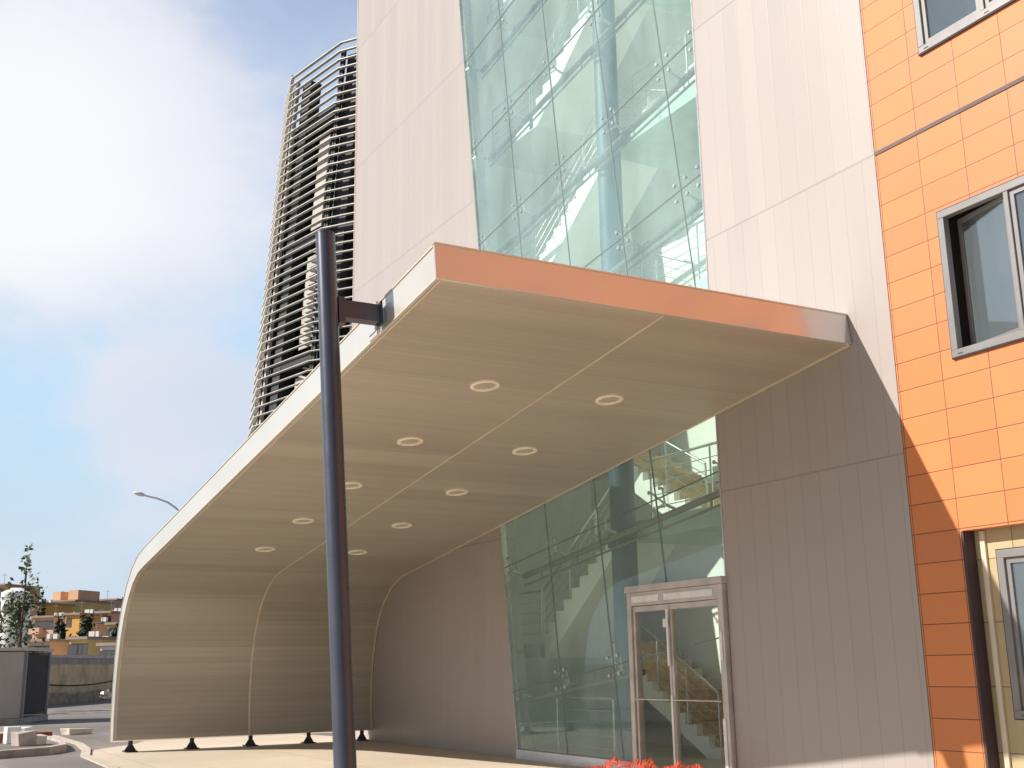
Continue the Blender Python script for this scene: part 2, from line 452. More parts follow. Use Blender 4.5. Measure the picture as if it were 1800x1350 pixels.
# seals
w = MB()
def bar2(w, a, b_, wd, y0, y1):
    a = Vector(a); b_ = Vector(b_); n = Vector((-(b_-a).y, (b_-a).x)).normalized()*wd/2
    w.prism([tuple(a+n), tuple(b_+n), tuple(b_-n), tuple(a-n)], y0, y1)
vmax = 21
for k in range(9):
    v = rows[k+1]; a = gp(0, v); umax = (XR-.03-a[0])/E1[0]; b_ = gp(umax, v)
    if a[1] < GTOP: bar2(w, a, b_, .016, YG-.004, YG+.018)
for c_ in range(1, 5):
    u = c_*DU
    for k in range(len(rows)-1):
        v0 = rows[k]; v1 = min(rows[k+1], 20.6)
        if k == 0: v0 = (.17-gp(u, 0)[1])/E2[1]
        a = gp(u, v0+.01); b_ = gp(u, v1-.01)
        if a[0] > XR-.03: continue
        if b_[0] > DOOR[0] and a[0] > DOOR[0]-.2 and a[1] < DOOR[2]:
            if b_[1] < DOOR[2]+.05: continue
            t = (DOOR[2]-a[1])/(b_[1]-a[1]); a = (a[0]+(b_[0]-a[0])*t, DOOR[2])
        if b_[0] > XR-.03: continue
        bar2(w, a, b_, .016, YG-.003, YG+.017)
part(w, 'glazing_seal', M['seal'], gb)
# edge frames
w = MB()
w.box(XR-.03, XR-.002, D-.006, D+.12, DOOR[2], GTOP-.02)
bar2(w, (edge_x(.17)+.016, .17), (edge_x(GTOP)+.016, GTOP-.03), .026, D-.004, D+.1)
part(w, 'edge_frame', M['steel'], gb)
w = MB(); w.box(edge_x(0)+.01, DOOR[0]-.005, D-.05, D+.16, 0.004, .165); part(w, 'sill', M['sill'], gb, bevel=.006)
# transoms + spiders
for k in range(9):
    v = rows[k+1]-.16
    a = gp(0.05, v); umax = (XR-.08-a[0])/E1[0]; b_ = gp(umax, v)
    if b_[1] > GTOP-.2: continue
    w = MB(); w.tube((a[0], D+.42, a[1]), (b_[0], D+.42, b_[1]), .055, n=14)
    w.tube((a[0], D+.42, a[1]-.17), (b_[0], D+.42, b_[1]-.17), .022, n=8)
    for q_ in range(5): xx = a[0]+(b_[0]-a[0])*(q_+.5)/5; zz = a[1]+(b_[1]-a[1])*(q_+.5)/5; w.tube((xx, D+.42, zz), (xx, D+.42, zz-.17), .012, n=6)
    if k == 0:
        b2 = gp((DOOR[0]-.1-a[0])/E1[0], v)
        w = MB(); w.tube((a[0], D+.30, a[1]), (b2[0], D+.30, b2[1]), .05, n=12)
    part(w, 'transom', M['tube'], gb, smooth=True)
    for c_ in range(0, 5):
        cx0, cz0 = gp(c_*DU+(.0), rows[k+1])
        if cz0 > GTOP-.4 or cx0 > XR-.1: continue
        if cx0 > DOOR[0]-.1 and cz0 < DOOR[2]+.2: continue
        w = MB()
        for du in ((-1, 1) if c_ else (1,)):
            for dv in (-1, 1):
                q = gp(c_*DU+du*.14, rows[k+1]+dv*.14)
                w.tube((q[0], YG-.016, q[1]), (q[0], YG-.001, q[1]), .03, n=12)
                w.tube((q[0], YG+.015, q[1]), (q[0], YG+.05, q[1]), .02, n=8)
                w.tube((q[0], YG+.045, q[1]), (cx0, D+.2, cz0-.06), .016, n=6)
        w.tube((cx0, D+.19, cz0-.06), (cx0, D+.38, cz0-.12), .025, n=8)
        part(w, 'spider_fitting', M['steel'], gb, smooth=True)
    # fixings along the straight right edge
    cz1 = b_[1]+.16
    if k:
        w = MB()
        for dv in (-.15, .15):
            w.tube((XR-.15, YG-.016, cz1+dv), (XR-.15, YG-.001, cz1+dv), .03, n=12)
            w.tube((XR-.15, YG+.015, cz1+dv), (XR-.06, D+.25, cz1), .016, n=6)
        part(w, 'spider_fitting', M['steel'], gb, smooth=True)
# column
w = MB(); w.tube((-16.05, D+.72, 0), (-16.05, D+.72, GTOP), .215, n=32); part(w, 'column', M['column'], gb, smooth=True)
w = MB()
for k in range(1, 9):
    zc = gp((-16.05-P0[0])/E1[0], rows[k+1]-.16)[1]
    zc = P0[1]+(rows[k+1]-.16)*E2[1]+((-16.05-P0[0]-(rows[k+1]-.16)*E2[0])/E1[0])*E1[1]
    if zc < GTOP-1: w = MB(); w.box(-16.15, -15.95, D+.46, D+.56, zc-.12, zc+.12); part(w, 'column_bracket', M['column'], gb)
# --- interior
IX0, IX1, IY1 = -21.9, -12.36, 14.2
w = MB()
w.box(IX0-.2, IX1+.1, IY1, IY1+.15, 0, GTOP+.2)
w.box(IX0-.2, IX0, D+.31, IY1-.002, 0, GTOP+.2)
w.box(IX1, IX1+.1, D+.31, IY1-.002, 0, GTOP+.2)
w.box(IX0, IX1, D+.31, IY1-.004, GTOP+.05, GTOP+.15)
part(w, 'stairwell_wall', M['white'], gb)
w = MB(); w.box(IX0, IX1, D+.17, IY1-.006, -.05, .03); part(w, 'lobby_floor', M['lobby'], gb)
F = [0.03, 3.92, 7.62, 11.07, 14.55, 18.0]
def railing(path, h=1.0, nr=4, post=1.3):
    w = MB()
    for a, b_ in zip(path[:-1], path[1:]):
        a = Vector(a); b_ = Vector(b_); L = (b_-a).length
        w.tube(a+Vector((0, 0, h)), b_+Vector((0, 0, h)), .024, n=8)
        for k in range(1, nr+1):
            z = Vector((0, 0, h*k/(nr+1.0))); w.tube(a+z, b_+z, .008, n=5)
        np_ = max(1, int(round(L/post)))
        for k in range(np_+1):
            p = a+(b_-a)*k/np_; w.tube(p, p+Vector((0, 0, h)), .017, n=7)
    return w
def flight(x0, z0, x1, z1, y0, y1, n):
    dx = (x1-x0)/n; dz = (z1-z0)/n
    top = []
    for k in range(n):
        top += [(x0+dx*k, z0+dz*k), (x0+dx*k, z0+dz*(k+1))]
    top.append((x1, z1))
    bot = [(x1, z1-.26), (x0+dx*1.1, z0-.0+(dz*.0)-(.02 if z0 < .1 else .26))]
    if z0 > .1: bot.append((x0, z0-.26))
    body = MB(); body.prism(top+bot, y0, y1)
    tr = MB()
    sg = 1 if dx > 0 else -1
    for k in range(n):
        xa = x0+dx*k; zt = z0+dz*(k+1)
        ya, yb = y0+.13, y1-.02
        tr.box(min(xa-sg*.02, xa+dx), max(xa-sg*.02, xa+dx), ya, yb, zt+.001, zt+.028)
        tr.box(min(xa-sg*.012, xa-.002*sg), max(xa-sg*.012, xa-.002*sg), ya, yb, zt-dz+.03, zt-.001)
    return body, tr
for i in range(5):
    f0, f1 = F[i], F[i+1]; hz = (f0+f1)/2
    b_, tr = flight(-15.75, f0, -19.2, hz, 12.6, 14.0, 11)
    part(b_, 'stair_flight', M['white'], gb); part(tr, 'stair_treads', M['brown'], gb)
    b_, tr = flight(-19.35, hz, -16.45, f1, 11.3, 12.45, 10)
    part(b_, 'stair_flight', M['white'], gb); part(tr, 'stair_treads', M['brown'], gb)
    w = MB(); w.box(-21.2, -19.36 if False else -19.2, 11.3, 14.0, hz-.24, hz-.003); w.box(-21.15, -19.36, 11.4, 13.95, hz-.002, hz+.025)
    part(w, 'half_landing', M['white'], gb)
    if i < 4:
        w = MB(); w.box(-16.44, IX1-.01, 11.3, 14.19, f1-.30, f1-.002); part(w, 'floor_slab', M['slab'], gb)
        w = MB(); w.box(-16.44, IX1-.01, 11.36, 14.18, f1-.001, f1+.022); part(w, 'floor_finish', M['lobby'], gb)
        part(railing([(-15.7, 11.38, f1), (-12.5, 11.38, f1)]), 'railing', M['steel'], gb, smooth=True)
    part(railing([(-19.3, 11.36, hz), (-16.45, 11.36, f1)], post=1.0), 'railing', M['steel'], gb, smooth=True)
    part(railing([(-15.8, 12.64, f0+.05), (-19.2, 12.64, hz)], post=1.1), 'railing', M['steel'], gb, smooth=True)
    part(railing([(-21.1, 11.36, hz), (-19.4, 11.36, hz)], post=.9), 'railing', M['steel'], gb, smooth=True)
part(railing([(-18.3, 11.0, .03), (-16.5, 11.0, .03)], post=1.8), 'railing', M['steel'], gb, smooth=True)
# --- entrance door
DX0, DM0, DM1, DX1, DZ = -14.88, -13.94, -13.75, -12.59, 2.64
def dbox(w, x0, x1, z0, z1, y0=D-.06, y1=D+.09): w.box(x0, x1, y0, y1, z0, z1)
w = MB(); dbox(w, DX0, DX0+.10, .01, DZ, D-.08); dbox(w, DX1-.09, DX1, .01, DZ, D-.08); dbox(w, DX0-.03, DX1+.02, DZ+.002, DZ+.10, D-.10, D+.1); dbox(w, DX0+.102, DX1-.092, DZ-.20, DZ-.002, D-.075, D+.07)
df = part(w, 'door_frame', M['alu_door'], gb, bevel=.006)
w = MB(); w.box(DX0+.13, DM0-.12, D-.088, D-.076, DZ-.15, DZ-.06); w.box(DM0+.02, DX1-.2, D-.088, D-.076, DZ-.15, DZ-.06); part(w, 'door_closer_cover', M['film'], df)
for (a, b_) in ((DX0+.11, DM0+.085), (DM0+.095, DX1-.10)):
    w = MB(); st = .05
    w.box(a, a+st, D-.05, D+.01, .03, DZ-.21); w.box(b_-st, b_, D-.05, D+.01, .03, DZ-.21)
    w.box(a+st, b_-st, D-.05, D+.01, DZ-.29, DZ-.21); w.box(a+st, b_-st, D-.05, D+.01, .03, .09)
    lf = part(w, 'door_leaf', M['alu_door'], gb, bevel=.004)
    w = MB(); w.box(a+st, b_-st, D-.024, D-.014, .09, DZ-.29); part(w, 'glass_pane', M['glass_door'], lf)
    w = MB(); w.tube((a+st-.02, D-.08, 1.08), (b_-st+.02, D-.08, 1.08), .012, n=8); part(w, 'push_bar', M['steel'], lf, smooth=True)
w = MB()
for x0, x1, z0, z1 in ((DM0+.055, DM0+.10, 1.55, 2.36), (DM1-.10, DM1-.055, .06, 1.14), (DX1-.10, DX1-.045, 1.62, 2.0), (DX1-.12, DX1-.06, .05, .86), (DM0-.02, DM0+.06, 2.1, 2.22)):
    w = MB(); w.box(x0, x1, D-.092, D-.084, z0, z1); part(w, 'protective_film', M['film'], df)

# ================================================================ ORANGE BUILDING
ob = thing('orange_building', 'orange tile-clad wing with grey-framed windows right of the grey stair tower', 'building')
OX1 = 16.0
wins = []
for z0 in (4.82, 8.54, 12.26, 15.98):
    for k in range(5):
        wins.append((-8.42+k*5.02, -6.60+k*5.02, z0, z0+1.72))
w = MB()
REC = (-8.57, OX1-.6, 0, 2.93)
wall_holes(w, GX+.001, OX1, 0, TOP, D-.003, .12, wins+[REC])
part(w, 'wall', M['orange'], ob)
w = MB()
for z in (7.62, 15.06): w.box(GX+.003, OX1-.002, D-.014, D-.004, z-.026, z+.022)
part(w, 'expansion_joint', M['expansion'], ob)
w = MB(); w.box(OX1-.02, OX1+.2, D+.01, 24, 0, TOP); w.box(GX+.01, OX1+.2, D+.02, 24, TOP+.003, TOP+.2); part(w, 'side_wall', M['orange'], ob)
# recessed cream ground storey
w = MB(); gw = [(-8.30, -6.50, .98, 2.70), (-3.3, -1.5, .98, 2.70), (1.7, 3.5, .98, 2.70), (6.7, 8.5, .98, 2.70)]
wall_holes(w, REC[0]-.1, REC[1]+.1, 0, REC[3]+.1, D+.175, .10, gw); part(w, 'recessed_wall', M['cream'], ob)
w = MB(); w.box(REC[0]-.02, REC[0]+.012, D-.006, D+.165, 0, 2.925); part(w, 'recess_jamb', M['dark_joint'], ob)
w = MB(); w.box(REC[0]+.09, REC[0]+.15, D+.145, D+.172, 0, 2.92); part(w, 'corner_trim', M['beige_trim'], ob)
# dark rooms behind the windows
w = MB()
for z in (0, 3.92, 7.62, 11.07, 14.55, 18.2): w.box(GX+.05, OX1-.05, D+.5, 16, z-.15 if z else -.04, z+.1 if z else .02)
w.box(GX+.05, OX1-.05, 16, 16.1, 0, TOP-.1)
for x in (-9.1, -4.6, .4, 5.4, 10.4): w.box(x, x+.12, D+.5, 15.99, .03, TOP-.2)
part(w, 'room_interior', M['room'], ob)
def window(x0, x1, z0, z1, yf, parent, opened=False):
    w = MB(); t = .085; y0, y1 = yf-.03, yf+.06
    w.box(x0, x1, y0, y1, z0, z0+t); w.box(x0, x1, y0, y1, z1-t, z1); w.box(x0, x0+t, y0, y1, z0+t, z1-t); w.box(x1-t, x1, y0, y1, z0+t, z1-t)
    xm = (x0+x1)/2; w.box(xm-.03, xm+.03, y0+.005, y1, z0+t, z1-t)
    fr = part(w, 'window', M['frame'], parent, bevel=.006)
    w = MB(); e = .012
    w.box(x0-e, x1+e, y0+.01, y1-.02, z0-e, z0-.001); w.box(x0-e, x1+e, y0+.01, y1-.02, z1+.001, z1+e); w.box(x0-e, x0-.001, y0+.01, y1-.02, z0-e, z1+e); w.box(x1+.001, x1+e, y0+.01, y1-.02, z0-e, z1+e)
    part(w, 'gasket', M['frame_dark'], fr)
    for si, (a, b_) in enumerate(((x0+t, xm-.03), (xm+.03, x1-t))):
        s_ = .055; W = b_-a
        op = opened and si == 0
        def place(w2, u0, u1, d0, d1, za, zb):
            if not op: w2.box(a+u0, a+u1, yf+d0, yf+d1, za, zb)
            else:
                # hinged on the mullion side, swung inwards
                th = R(11); c, s2 = math.cos(th), math.sin(th)
                ps = []
                for u in (u0, u1):
                    for d in (d0, d1):
                        q = W-u; ps.append((b_-q*c+d*s2*0, yf+.05+q*s2+(d-.02)*c))
                i = len(w2.v)
                w2.v += [(p[0], p[1], z) for p in ps for z in (za, zb)]
                w2.f += [tuple(i+k for k in f) for f in ((0, 1, 3, 2), (4, 6, 7, 5), (0, 4, 5, 1), (2, 3, 7, 6), (0, 2, 6, 4), (1, 5, 7, 3))]
        w2 = MB(); za, zb = z0+t+.004, z1-t-.004
        place(w2, .003, W-.003, .0, .05, za, za+s_); place(w2, .003, W-.003, .0, .05, zb-s_, zb); place(w2, .003, s_, .0, .05, za+s_, zb-s_); place(w2, W-s_, W-.003, .0, .05, za+s_, zb-s_)
        part(w2, 'sash', M['frame'], fr)
        w2 = MB(); place(w2, s_, W-s_, .02, .028, za+s_, zb-s_); part(w2, 'pane', M['glass_win'], fr)
        w2 = MB(); w2.box(a+.0 if not op else a+.001, (a+.06), yf-.036, yf-.031, z0+.03, z0+.036); part(w2, 'drain_slot', M['frame_dark'], fr)
    return fr
for i, wn_ in enumerate(wins): window(*wn_, D-.012, ob, opened=(i == 0))
for wn_ in gw: window(wn_[0], wn_[1], wn_[2], wn_[3], D+.185, ob)

# ================================================================ CANOPY
cp = thing('entrance_canopy', 'sweeping aluminium entrance canopy curling down to the ground, beige plank soffit with round downlights', 'canopy')
YO, YI = 4.68, D-.006
inn = [(-9.93, 5.36)]
for k in range(1, 10): t = k/10; inn.append((-9.93-13.3*t, 5.36-.1333*13.3*t))
inn += [(-23.25, 3.585), (-23.75, 3.495), (-24.2, 3.31), (-24.58, 3.03), (-24.88, 2.68), (-25.09, 2.26), (-25.22, 1.8), (-25.28, 1.3), (-25.28, .75), (-25.22, .25)]
def offset(poly, d):
    out = []
    for i, p in enumerate(poly):
        a = Vector(poly[max(0, i-1)]); b_ = Vector(poly[min(len(poly)-1, i+1)]); t = (b_-a).normalized()
        n = Vector((t.y, -t.x))
        dd = d if i < len(poly)-5 else d*(1-.05*(i-len(poly)+5))
        out.append((p[0]+n.x*dd, p[1]+n.y*dd))
    return out
out = offset(inn, .385)
arc = [0]
for a, b_ in zip(inn[:-1], inn[1:]): arc.append(arc[-1]+math.dist(a, b_))
w = MB(); uvs = []
ys = [YO+.03, 7.47, YI]
for (x, z), s_ in zip(inn, arc):
    for y in ys: w.v.append((x, y, z)); uvs.append((s_, y))
for i in range(len(inn)-1):
    for j in range(2): a = i*3+j; w.f.append((a, a+1, a+4, a+3))
so = part(w, 'soffit', M['soffit'], cp, uv=uvs, smooth=True)
w = MB()
for (x, z) in out: w.v += [(x, YO+.03, z), (x, YI, z)]
for i in range(len(out)-1): w.f.append((2*i, 2*i+1, 2*i+3, 2*i+2))
part(w, 'roof_skin', M['alu'], cp, smooth=True)
# side band (towards the road) with its folded lips
w = MB(); n = len(inn)
for (x, z), (x2, z2) in zip(inn, out): w.v += [(x, YO, z), (x2, YO, z2), (x, YO+.05, z), (x2, YO+.05, z2)]
for i in range(n-1):
    a = 4*i; b2 = a+4
    w.f += [(a, a+1, b2+1, b2), (a, b2, b2+2, a+2), (a+1, a+3, b2+3, b2+1), (a+2, b2+2, b2+3, a+3)]
w.f += [(0, 2, 3, 1), (4*n-4, 4*n-3, 4*n-1, 4*n-2)]
part(w, 'edge_band', M['band'], cp)
w = MB()
lo = offset(inn, .012); hi = offset(inn, .372)
for prof, prof2 in ((inn, lo), (hi, out)):
    i0 = len(w.v)
    for (x, z), (x2, z2) in zip(prof, prof2): w.v += [(x, YO-.012, z), (x2, YO-.012, z2), (x, YO-.001, z), (x2, YO-.001, z2)]
    for i in range(n-1):
        a = i0+4*i; b2 = a+4
        w.f += [(a, a+1, b2+1, b2), (a, b2, b2+2, a+2), (a+1, a+3, b2+3, b2+1)]
part(w, 'band_lip', M['beige_trim'], cp)
# end fascia
n2 = Vector((E1[0], E1[1])); a = Vector(inn[0]); b_ = Vector(out[0])
w = MB(); w.prism([tuple(a), tuple(a+n2*.03), tuple(b_+n2*.03), tuple(b_)], YO-.012, YI-.004); part(w, 'end_fascia', M['alu'], cp)
w = MB(); w.prism([tuple(b_-n2*.02+Vector(E2)*.001), tuple(b_+n2*.045+Vector(E2)*.001), tuple(b_+n2*.045+Vector(E2)*.014), tuple(b_-n2*.02+Vector(E2)*.014)], YO-.02, YI-.004); part(w, 'fascia_cap', M['alu'], cp)
# bottom closure
a = Vector(inn[-1]); b_ = Vector(out[-1]); w = MB(); w.prism([tuple(a), tuple(b_), (b_.x, b_.y-.015), (a.x, a.y-.015)], YO, YI-.004); part(w, 'bottom_rail', M['alu'], cp)
# joint trims on the soffit
def ribbon(prof, y0, y1, d0, d1):
    w = MB(); p0 = offset(prof, -d0); p1 = offset(prof, -d1); n = len(prof)
    for (x, z), (x2, z2) in zip(p0, p1): w.v += [(x, y0, z), (x2, y0, z2), (x, y1, z), (x2, y1, z2)]
    for i in range(n-1):
        a = 4*i; b2 = a+4
        w.f += [(a, a+1, b2+1, b2), (a+1, a+3, b2+3, b2+1), (a+2, a+3, b2+3, b2+2)]
    w.f += [(0, 1, 3, 2), (4*n-4, 4*n-3, 4*n-1, 4*n-2)]
    return w
part(ribbon(inn, 7.452, 7.488, .001, .010), 'joint_trim', M['beige_trim'], cp)
part(ribbon(inn, YI-.045, YI-.004, .001, .018), 'wall_trim', M['beige_trim'], cp)
part(ribbon(inn, YO+.031, YO+.055, .001, .010), 'edge_trim', M['beige_trim'], cp)
# ten downlights
en = Vector((E2[0], 0, E2[1])); ex = Vector((E1[0], 0, E1[1])); ey = Vector((0, 1, 0))
def zsof(x): return 5.36+.1333*(x+9.93)
first = None
for X in (-12.47, -14.77, -17.07, -19.33, -21.5):
    for Y in (6.55, 8.42):
        if first is None:
            c = Vector((X, Y, zsof(X))); w = MB(); ns = 40
            prof = [(.190, .002), (.188, -.016), (.150, -.022), (.140, -.004), (.138, .0)]
            for k in range(ns):
                t = 2*math.pi*k/ns
                for r_, h in prof: w.v.append(tuple((ex*math.cos(t)+ey*math.sin(t))*r_+en*h))
            q = len(prof)
            for k in range(ns):
                for j in range(q-1): a = k*q+j; b2 = ((k+1) % ns)*q+j; w.f.append((a, b2, b2+1, a+1))
            ring = w.build('downlight', M['ring'], None, smooth=True)
            w = MB(); w.v = [tuple((ex*math.cos(2*math.pi*k/ns)+ey*math.sin(2*math.pi*k/ns))*.139-en*.003) for k in range(ns)]; w.f = [tuple(range(ns))]
            lens = w.build('lens', M['lens'], None); lens.parent = ring; ring.parent = cp; ring.location = c; first = ring
        else:
            o = first.copy(); col.objects.link(o); o.location = (X, Y, zsof(X)); l = first.children[0].copy(); col.objects.link(l); l.parent = o
# feet under the shell
ff = None
for k, y in enumerate((5.05, 6.3, 7.55, 8.85, 10.1)):
    if ff is None:
        w = MB(); w.box(-.15, .15, -.13, .13, .008, .03)
        w.tube((0, 0, .03), (0, 0, .235), .045, n=14); w.tube((0, 0, .03), (0, 0, .09), .075, .05, n=14)
        for sx, sy in ((1, 0), (-1, 0), (0, 1), (0, -1)):
            t = Vector((-sy, sx, 0))*.008; i = len(w.v)
            for s_ in (-1, 1):
                w.v += [tuple(Vector((sx*.03, sy*.03, .03))+t*s_), tuple(Vector((sx*.14, sy*.12, .03))+t*s_), tuple(Vector((sx*.03, sy*.03, .17))+t*s_)]
            w.f += [(i, i+1, i+2), (i+3, i+5, i+4), (i, i+3, i+4, i+1), (i+1, i+4, i+5, i+2), (i, i+2, i+5, i+3)]
        ff = w.build('support_foot', M['foot'], None); ff.parent = cp; ff.location = (-25.37, y, 0)
    else:
        o = ff.copy(); col.objects.link(o); o.location = (-25.37, y, 0)
# bracket saddle the post arm is bolted to
w = MB(); xb = -11.52; zb = zsof(xb)
w.obox((xb, YO-.02, zb+.2), ex*.12, ey*.018, en*.2); w.obox((xb, YO-.045, zb+.19), ex*.09, ey*.006, en*.14)
part(w, 'arm_bracket', M['alu'], cp)

# ================================================================ POST
pb = Vector((-10.41, 4.03, 0)); pt = Vector((-11.40, 4.03, 6.22)); pd = (pt-pb).normalized()
po = thing('steel_post', 'dark blue round steel post leaning in front of the canopy, holding it by an arm', 'post', loc=tuple(pb))
w = MB(); w.tube(pb+pd*.03, pt, .106, n=40); part(w, 'shaft', M['pole'], po, smooth=True)
w = MB(); w.tube(pt, pt+pd*.012, .109, n=40); w.tube(pt+pd*.012, pt+pd*.035, .109, .06, n=40); part(w, 'cap', M['pole'], po)
w = MB(); w.box(pb.x-.2, pb.x+.2, pb.y-.2, pb.y+.2, .008, .03)
for a in (-.15, .15):
    for b_ in (-.15, .15): w.tube((pb.x+a, pb.y+b_, .03), (pb.x+a, pb.y+b_, .06), .018, n=6)
part(w, 'base_plate', M['pole'], po)
pa = pb+pd*((5.33-0)/pd.z)
w = MB(); px_ = pd.cross(ey).normalized()
w.obox(Vector((pa.x-.02, (4.13+4.63)/2, 5.35)), px_*.06, ey*.25, pd*.105)
part(w, 'arm', M['pole'], po, bevel=.006)
w = MB(); w.obox(Vector((pa.x-.01, 4.165, 5.32)), px_*.075, ey*.035, pd*.155); part(w, 'clamp', M['pole'], po)
w = MB(); w.obox(Vector((pa.x-.02, 4.624, 5.35)), px_*.085, ey*.012, pd*.14); part(w, 'end_plate', M['pole'], po)

# ================================================================ LOUVRED TOWER
K = Vector((-31.15, 10.88)); zK = 14.46; LEAN = Vector((.033, .0645))
d2 = Vector((-.976, -.216)); d3 = Vector((-.98, .20)).normalized(); dr_ = Vector((.81, .59)).normalized()
def tp(s_, z, off=0.0):
    """point on the tower's outline: s_ runs from the far left end (0) to the right end; off = metres inwards"""
    L3, L2, LR = 1.85, 2.92, 3.4
    if s_ < L3: q = K+d2*L2+d3*(L3-s_); nrm = Vector((-d3.y, d3.x))
    elif s_ < L3+L2: q = K+d2*(L3+L2-s_); nrm = Vector((-d2.y, d2.x))
    else: q = K+dr_*(s_-L3-L2); nrm = Vector((dr_.y, -dr_.x))
    if nrm.dot(Vector((.85, -.47))) < 0: nrm = -nrm
    q = q-nrm*off + LEAN*(z-zK)
    return Vector((q.x, q.y, z))
SL = (0, 1.85, 4.77, 8.17); ZT = 20.66
tw = thing('louvre_tower', 'leaning faceted stair tower wrapped in horizontal beige louvres behind the grey wall', 'tower')
w = MB(); z = .3; nlv = 0
while z < ZT:
    for a, b_ in zip(SL[:-1], SL[1:]):
        p0, p1 = tp(a+.001, z), tp(b_-.001, z); q0, q1 = tp(a+.001, z, .1), tp(b_-.001, z, .1)
        i = len(w.v); h = .026 if a > 0 else .11
        w.v += [tuple(p) for p in (p0, p1, q1, q0)]+[(p.x, p.y, p.z+h) for p in (p0, p1, q1, q0)]
        w.f += [tuple(i+k for k in f) for f in ((0, 1, 2, 3), (4, 7, 6, 5), (0, 4, 5, 1), (1, 5, 6, 2), (2, 6, 7, 3), (3, 7, 4, 0))]
    z += .2945
part(w, 'louvre_screen', M['slat'], tw)
def tbar(w, s_, z0, z1, off, wd, dp):
    a = tp(s_-wd/2, z0, off); b_ = tp(s_+wd/2, z0, off); c = tp(s_+wd/2, z0, off+dp); d = tp(s_-wd/2, z0, off+dp)
    e = [tp(s_-wd/2, z1, off), tp(s_+wd/2, z1, off), tp(s_+wd/2, z1, off+dp), tp(s_-wd/2, z1, off+dp)]
    i = len(w.v); w.v += [tuple(p) for p in (a, b_, c, d, *e)]
    w.f += [tuple(i+k for k in f) for f in ((0, 1, 2, 3), (4, 7, 6, 5), (0, 4, 5, 1), (1, 5, 6, 2), (2, 6, 7, 3), (3, 7, 4, 0))]
for s_, wd in ((2.05, .10), (4.72, .07), (4.86, .07), (6.6, .08)):
    w = MB(); tbar(w, s_, 0, ZT-.25, .12, wd, .1); part(w, 'mullion', M['tower_light' if wd > .09 else 'tower_dark'], tw)
for s_, wd in ((2.4, .5), (5.15, .5), (7.0, .25)):
    w = MB(); tbar(w, s_, 0, ZT-.35, .3, wd, .4); part(w, 'column', M['tower_dark'], tw)
FL = [2.7, 6.7, 10.7, 14.65, 18.7]
for z in FL:
    w = MB()
    pts = [tp(s_, z, .3) for s_ in (0.1, 1.84, 1.86, 4.76, 4.78, 8.1)]+[tp(s_, z, 3.0) for s_ in (8.1, 4.78, 2.5)]
    i = len(w.v); nn = len(pts); w.v += [(p.x, p.y, z-.28) for p in pts]+[(p.x, p.y, z+.02) for p in pts]
    w.f += [tuple(range(i, i+nn)), tuple(range(i+nn, i+2*nn))]+[(i+k, i+(k+1) % nn, i+nn+(k+1) % nn, i+nn+k) for k in range(nn)]
    part(w, 'floor_slab', M['tower_dark'], tw)
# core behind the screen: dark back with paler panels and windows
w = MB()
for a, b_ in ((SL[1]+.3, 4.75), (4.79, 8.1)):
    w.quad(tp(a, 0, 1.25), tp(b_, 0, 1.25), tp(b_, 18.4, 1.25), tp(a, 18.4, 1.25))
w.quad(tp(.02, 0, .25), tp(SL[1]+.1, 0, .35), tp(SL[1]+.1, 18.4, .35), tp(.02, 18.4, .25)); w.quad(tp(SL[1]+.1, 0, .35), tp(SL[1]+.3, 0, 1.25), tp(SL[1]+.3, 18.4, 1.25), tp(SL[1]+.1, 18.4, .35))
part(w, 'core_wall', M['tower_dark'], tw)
for i, (z0, z1) in enumerate(((11.1, 14.2), (15.0, 18.2), (7.0, 10.3), (3, 6.3))):
    w = MB(); tbar(w, 4.35, z0, z1-.35, .7, .45, .06); part(w, 'wall_panel', M['tower_green'], tw)
    w = MB(); tbar(w, 3.4, z0, z1-.1, .6, .6, .06); part(w, 'wall_panel', M['tower_light'], tw)
    w = MB(); tbar(w, 5.95, z0+.2, z1-.5, .8, .75, .05); part(w, 'window', M['white'] if i < 2 else M['tower_light'], tw)
w = MB(); w.quad(tp(.02, 0, .13), tp(SL[1]-.02, 0, .13), tp(SL[1]-.02, ZT-.3, .13), tp(.02, ZT-.3, .13)); w.quad(tp(.02, 0, .16), tp(SL[1]-.02, 0, .16), tp(SL[1]-.02, ZT-.3, .16), tp(.02, ZT-.3, .16)); part(w, 'side_cladding', M['slat'], tw)
# zigzag stair between the floors
for i, (z0, z1) in enumerate(((6.7, 10.7), (10.7, 14.65), (2.7, 6.7), (14.65, 18.7))):
    w = MB(); k = 0; z = z0+.25
    while z < z1-.5:
        sa, sb = (3.3, 4.2)
        p0, p1, q0, q1 = tp(sa, z+.34, .5), tp(sb, z, .5), tp(sa, z+.34, 1.1), tp(sb, z, 1.1)
        j = len(w.v); w.v += [tuple(p) for p in (p0, p1, q1, q0)]+[(p.x, p.y, p.z+.07) for p in (p0, p1, q1, q0)]
        w.f += [tuple(j+k_ for k_ in f) for f in ((0, 1, 2, 3), (4, 7, 6, 5), (0, 4, 5, 1), (1, 5, 6, 2), (2, 6, 7, 3), (3, 7, 4, 0))]
        z += .2945
    if i in (0, 1): part(w, 'sunshade_blades', M['tower_light'], tw)
# roof ladder frames
for pst, brs in (((3.75, 4.1), (((3.75, 19.3), (4.5, 20.0)), ((3.75, 18.9), (4.5, 19.6)))), ((7.0, 7.6), (((7.0, 18.9), (7.6, 19.7)), ((7.6, 18.9), (7.0, 19.7))))):
    w = MB()
    for s_ in pst: w.tube(tp(s_, 18.7, .9), tp(s_, 19.9, .9), .035, n=6)
    for a, b_ in brs: w.tube(tp(a[0], a[1], .9), tp(b_[0], b_[1], .9), .03, n=6)
    part(w, 'roof_frame', M['tower_dark'], tw)

